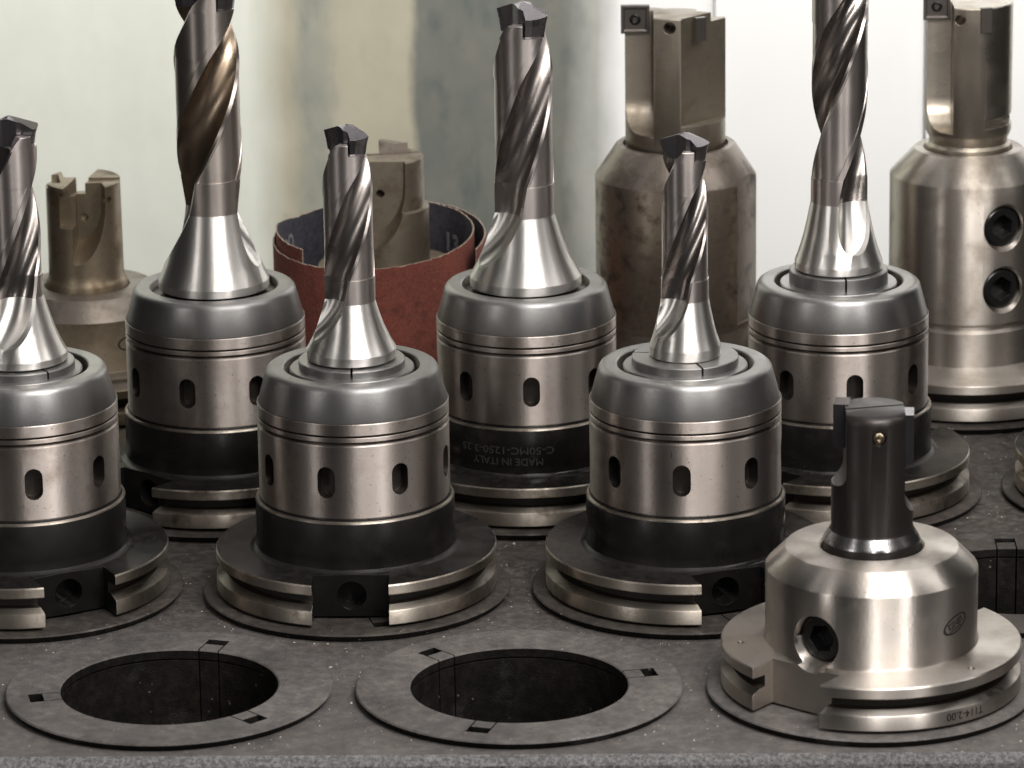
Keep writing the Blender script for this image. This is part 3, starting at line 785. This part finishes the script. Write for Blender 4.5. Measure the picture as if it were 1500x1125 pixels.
def sandpaper():
    x, y = at(3, -1)
    root = empty('sandpaper_roll', (x-0.0042, y-0.004, 0.0195), 'rolled red sandpaper sheet with dark blue back around the brown cutter', 'sandpaper')
    N = 260; turns = 1.70; T = 0.55
    a0 = rad(-133)          # inner free end, front left
    verts, faces, mi = [], [], []
    H = 52.0
    NZ = 10
    def pt(t):
        a = a0-2*math.pi*turns*t
        r = 37.8+2.2*t+0.5*math.sin(2*a+0.6)
        if t > 0.80: r += 75*(t-0.80)**1.7
        return a, r
    rng = random.Random(3)
    jag = [rng.uniform(-0.28, 0.28) for _ in range(N+1)]
    for s in (0, 1):
        for i in range(N+1):
            a, r = pt(i/N); r += T*s
            top = H+1.2*math.sin(a*1.0+1.1)+jag[i]*(0.6+0.4*s)+4.5*max(0, min(1, (0.13-i/N)/0.05))-1.0*(i/N)
            for k in range(NZ+1):
                z = top*k/NZ
                verts.append((r*math.cos(a), r*1.13*math.sin(a)+0.06*(0), z))
    w = NZ+1; off = (N+1)*w
    for i in range(N):
        for k in range(NZ):
            q = i*w+k
            faces.append((q, q+w, q+w+1, q+1)); mi.append(1)                 # inside, dark backing
            faces.append((off+q, off+q+1, off+q+w+1, off+q+w)); mi.append(0)  # outside, abrasive
        q = i*w
        faces.append((q+NZ, off+q+NZ, off+q+w+NZ, q+w+NZ)); mi.append(2)
        faces.append((q, q+w, off+q+w, off+q)); mi.append(2)
    for i in (0, N):
        for k in range(NZ):
            q = i*w+k; faces.append((q, off+q, off+q+1, q+1) if i == 0 else (q, q+1, off+q+1, off+q)); mi.append(2)
    sh = link('sheet', pyd(verts, faces, mi), root, ['red', 'cloth', 'frayed'], 60)
    def sq(vf): return [(vx, vy*1.13, vz) for vx, vy, vz in vf[0]], vf[1]
    t1 = sq(wrap(text_mesh('13', 10.5, 0.1, 0.35), 37.6, 38, 38.5, inside=True))
    t2 = sq(wrap(text_mesh('80', 9.5, 0.1, 0.3), 37.6, 160, 42, inside=True, tilt=10))
    link('printed_number', pyd(*t1), sh, 'print'); link('printed_number', pyd(*t2), sh, 'print')
    root.rotation_euler = (rad(3.2), 0, 0)
sandpaper()

def mill_cutter_body(R, zlow, ztop, gx, depth, gz, neck):
    """square-shoulder cutter: left front chip pocket, its opposite, a flat on the right front"""
    prof = neck+[(R, zlow), (R, ztop-0.4), (R-0.4, ztop), (0.02, ztop)]
    me = lathe(prof, 96)
    def pocket(rot):
        # removes x < -gx, y < -depth, floor scooped towards the front
        pr = [(-60, ztop+20), (-depth, ztop+20), (-depth, gz+12)]
        for k in range(1, 9):
            a = math.pi/2*k/8
            pr.append((-depth-12*(1-math.cos(a)), gz+12*(1-math.sin(a))))
        pr.append((-60, gz))
        n = len(pr)
        v = [(-50, yy, zz) for yy, zz in pr]+[(-gx, yy, zz) for yy, zz in pr]
        f = [tuple(range(n)), tuple(range(2*n-1, n-1, -1))]+[(i, n+i, n+(i+1) % n, (i+1) % n) for i in range(n)]
        return xf((v, f), RZ(rot))
    return me, pocket

def face_mill():
    x, y = at(3, 0)
    root = empty('face_mill_holder', (x, y, 0), 'large dark face mill holder behind the slim front drill', 'cutter holder', 'old cutters in the back row')
    body = [(36, 18.7, 0), (30.6, 19.5, 0), (30.4, 33.5, 0), (31.2, 34.8, 0), (31.8, 36.2, 1), (31.8, 92.3, 0), (31.5, 92.9, 0), (23.8, 104.6, 0), (23.0, 105.2, 0), (20.8, 105.3, 0), (20.4, 103, 0)]
    prof_cut = [xf(box(30.3, 60, -40, 40, 36.5, 120), RZ(-24))]
    fl = flange_mesh(body, 150, extra_cuts=prof_cut)
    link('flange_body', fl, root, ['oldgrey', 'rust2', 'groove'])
    me, pocket = mill_cutter_body(19.7, 106.0, 158.6, 8.6, 2.5, 111.5, [(10, 100), (19.2, 100), (19.2, 105.2)])
    cs = [pocket(0), pocket(180), xf(box(14.6, 40, -40, 40, 116, 180), RZ(-42)), xf(cyl(2.4, 5, 30, 20), RAD(-97, 155.0)),
          xf(box(-30, 30, 0, 30, 155, 180), RZ(-25))]
    c = link('face_mill', boolean(me, cs), root, 'olive')
    square_insert(c, (-15.6, -3.2, 155.6), 0, 0, 11.2, 3.4, mat='oldins')
    link('cutting_insert', pyd(*xf(box(-2.2, 2.2, -1.2, 1.0, 149.5, 158.8), Matrix.Translation((9.4, -16.9, 0)) @ RZ(28))), c, 'oldins')
M['rust2'] = metal('mottled_brown_black_steel', (0.215, 0.178, 0.138), 0.42, 0.6, 0.9, (0.05, 0.036, 0.026), 170, 0.7, bump=0.3, metallic=0.9)
M['oldins'] = metal('dull_carbide', (0.16, 0.145, 0.13), 0.36, 0, 0.3, (0.08, 0.065, 0.05), 200, 0.2, metallic=0.85)
face_mill()

def screw_holder():
    x, y = at(3, 1)
    root = empty('set_screw_holder', (x, y, 0), 'steel holder with two round black set screws at the right edge', 'cutter holder', 'old cutters in the back row')
    body = [(36, 18.7, 0), (33, 19.3, 0), (30.8, 20.6, 0), (30.6, 34.2, 0), (30.2, 34.6, 0), (29.4, 35.4, 0), (29.4, 36.6, 0), (30.2, 37.5, 0), (30.6, 38, 0), (30.6, 92.3, 0), (30.3, 92.9, 0), (21.6, 102.2, 0), (21, 102.6, 0), (17.6, 102.7, 0), (17.0, 101, 0)]
    saz = -65.5
    cuts = []
    for z in (76.5, 51.6):
        cuts.append(stepcut(8.2, 22, 28.6, 36, 13.0, saz, z))
    fl = flange_mesh(body, 150, extra_cuts=cuts)
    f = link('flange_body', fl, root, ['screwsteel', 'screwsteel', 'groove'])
    for z in (76.5, 51.6): set_screw(f, 28.3, saz, z, 8.1, roll=25)
    me, pocket = mill_cutter_body(16.8, 110.0, 161.0, 7.2, 2.2, 111.0, [(10, 100), (16.6, 100), (16.6, 104.2), (15.4, 105.2), (15.4, 107.0), (16.2, 108.6)])
    cs = [pocket(0), pocket(180), xf(cyl(2.1, 5, 30, 20), RAD(-107, 156.5)), xf(box(12.5, 40, -40, 40, 113, 117), RZ(-30))]
    c = link('milling_cutter', boolean(me, cs), root, 'olive2')
    square_insert(c, (-13.2, -3.0, 159.6), 0, 0, 10.6, 3.4, mat='oldins')
    link('cutting_insert', pyd(*xf(box(-2.2, 2.2, -0.9, 1.0, 151.5, 161.3), Matrix.Translation((5.0, -16.0, 0)) @ RZ(14))), c, 'oldins')
M['olive2'] = metal('light_aged_steel', (0.44, 0.40, 0.34), 0.34, 0.3, 0.4, (0.22, 0.17, 0.11), 80, 0.3, bump=0.25, dust=0.2)
M['screwsteel'] = metal('satin_old_steel', (0.42, 0.385, 0.345), 0.40, 0.9, 0.65, (0.15, 0.11, 0.07), 60, 0.4, lines=0.6, dust=0.25)
screw_holder()

# ------------------------------------------------------------------ back panels
def panel(name, x0, x1, y, mat, label, t=2.0, ox=None):
    ox = (x0+x1)/2 if ox is None else ox
    a0, a1 = (x0-ox)*1000, (x1-ox)*1000
    # sheet with folded return edges so that it has depth
    prof = [(a0, 0), (a1, 0), (a1, 20), (a1-1.5, 20), (a1-1.5, t), (a0+1.5, t), (a0+1.5, 20), (a0, 20)]
    o = link(name, pyd(*prism(prof, -300, 500)), None, mat)
    o.location = (ox, y, 0); tag(o, label, 'panel', 'sheet panels behind the rack')
panel('back_panel', -0.60, 0.0800, 0.75, 'wall_pale', 'pale sheet panel stained beige and grey-green behind the left and middle drills', ox=0)
panel('back_panel', 0.0806, 0.1815, 0.745, 'wall_white', 'bright white panel behind the large face mill holder')
panel('back_panel', 0.1826, 0.60, 0.742, 'wall_white', 'white panel at right edge behind the set screw holder')

# ------------------------------------------------------------------ debris on the plate
def debris():
    rng = random.Random(11); V_, F_ = [], []
    socks = [at(*s) for s in SPOTS]
    n = 0
    while n < 1100:
        if n % 2:
            sx_, sy_ = rng.choice(socks); th = rng.uniform(0, 6.283); rr = rng.uniform(0.0543, 0.0575)
            x, y = sx_+rr*math.cos(th), sy_+rr*math.sin(th)
            if y < -0.052: continue
        else:
            x = rng.uniform(-0.22, 0.24); y = rng.uniform(-0.05, 0.33)
        if any((x-a)**2+(y-b)**2 < 0.0543**2 for a, b in socks): continue
        n += 1
        s = rng.choice([0.14, 0.17, 0.2, 0.26, 0.33, 0.45]) if n % 40 else rng.uniform(0.6, 0.95)
        b = len(V_); a = rng.uniform(0, 6.3)
        q = [(s, 0, 0), (0, s*0.7, 0), (-s*rng.uniform(0.6, 1.3), 0, 0), (0, -s*0.6, 0), (0.1*s, 0, s*rng.uniform(0.4, 0.9))]
        for p in q:
            xx, yy = rot2(p[:2], a); V_.append((x*1000+xx, y*1000+yy, p[2]))
        F_ += [(b, b+1, b+4), (b+1, b+2, b+4), (b+2, b+3, b+4), (b+3, b, b+4)]
    o = link('metal_chips', pyd(V_, F_), None, 'chip', 1); o['kind'] = 'stuff'
    o['label'] = 'fine metal chips and dust scattered over the grey plate'; o['category'] = 'debris'
debris()
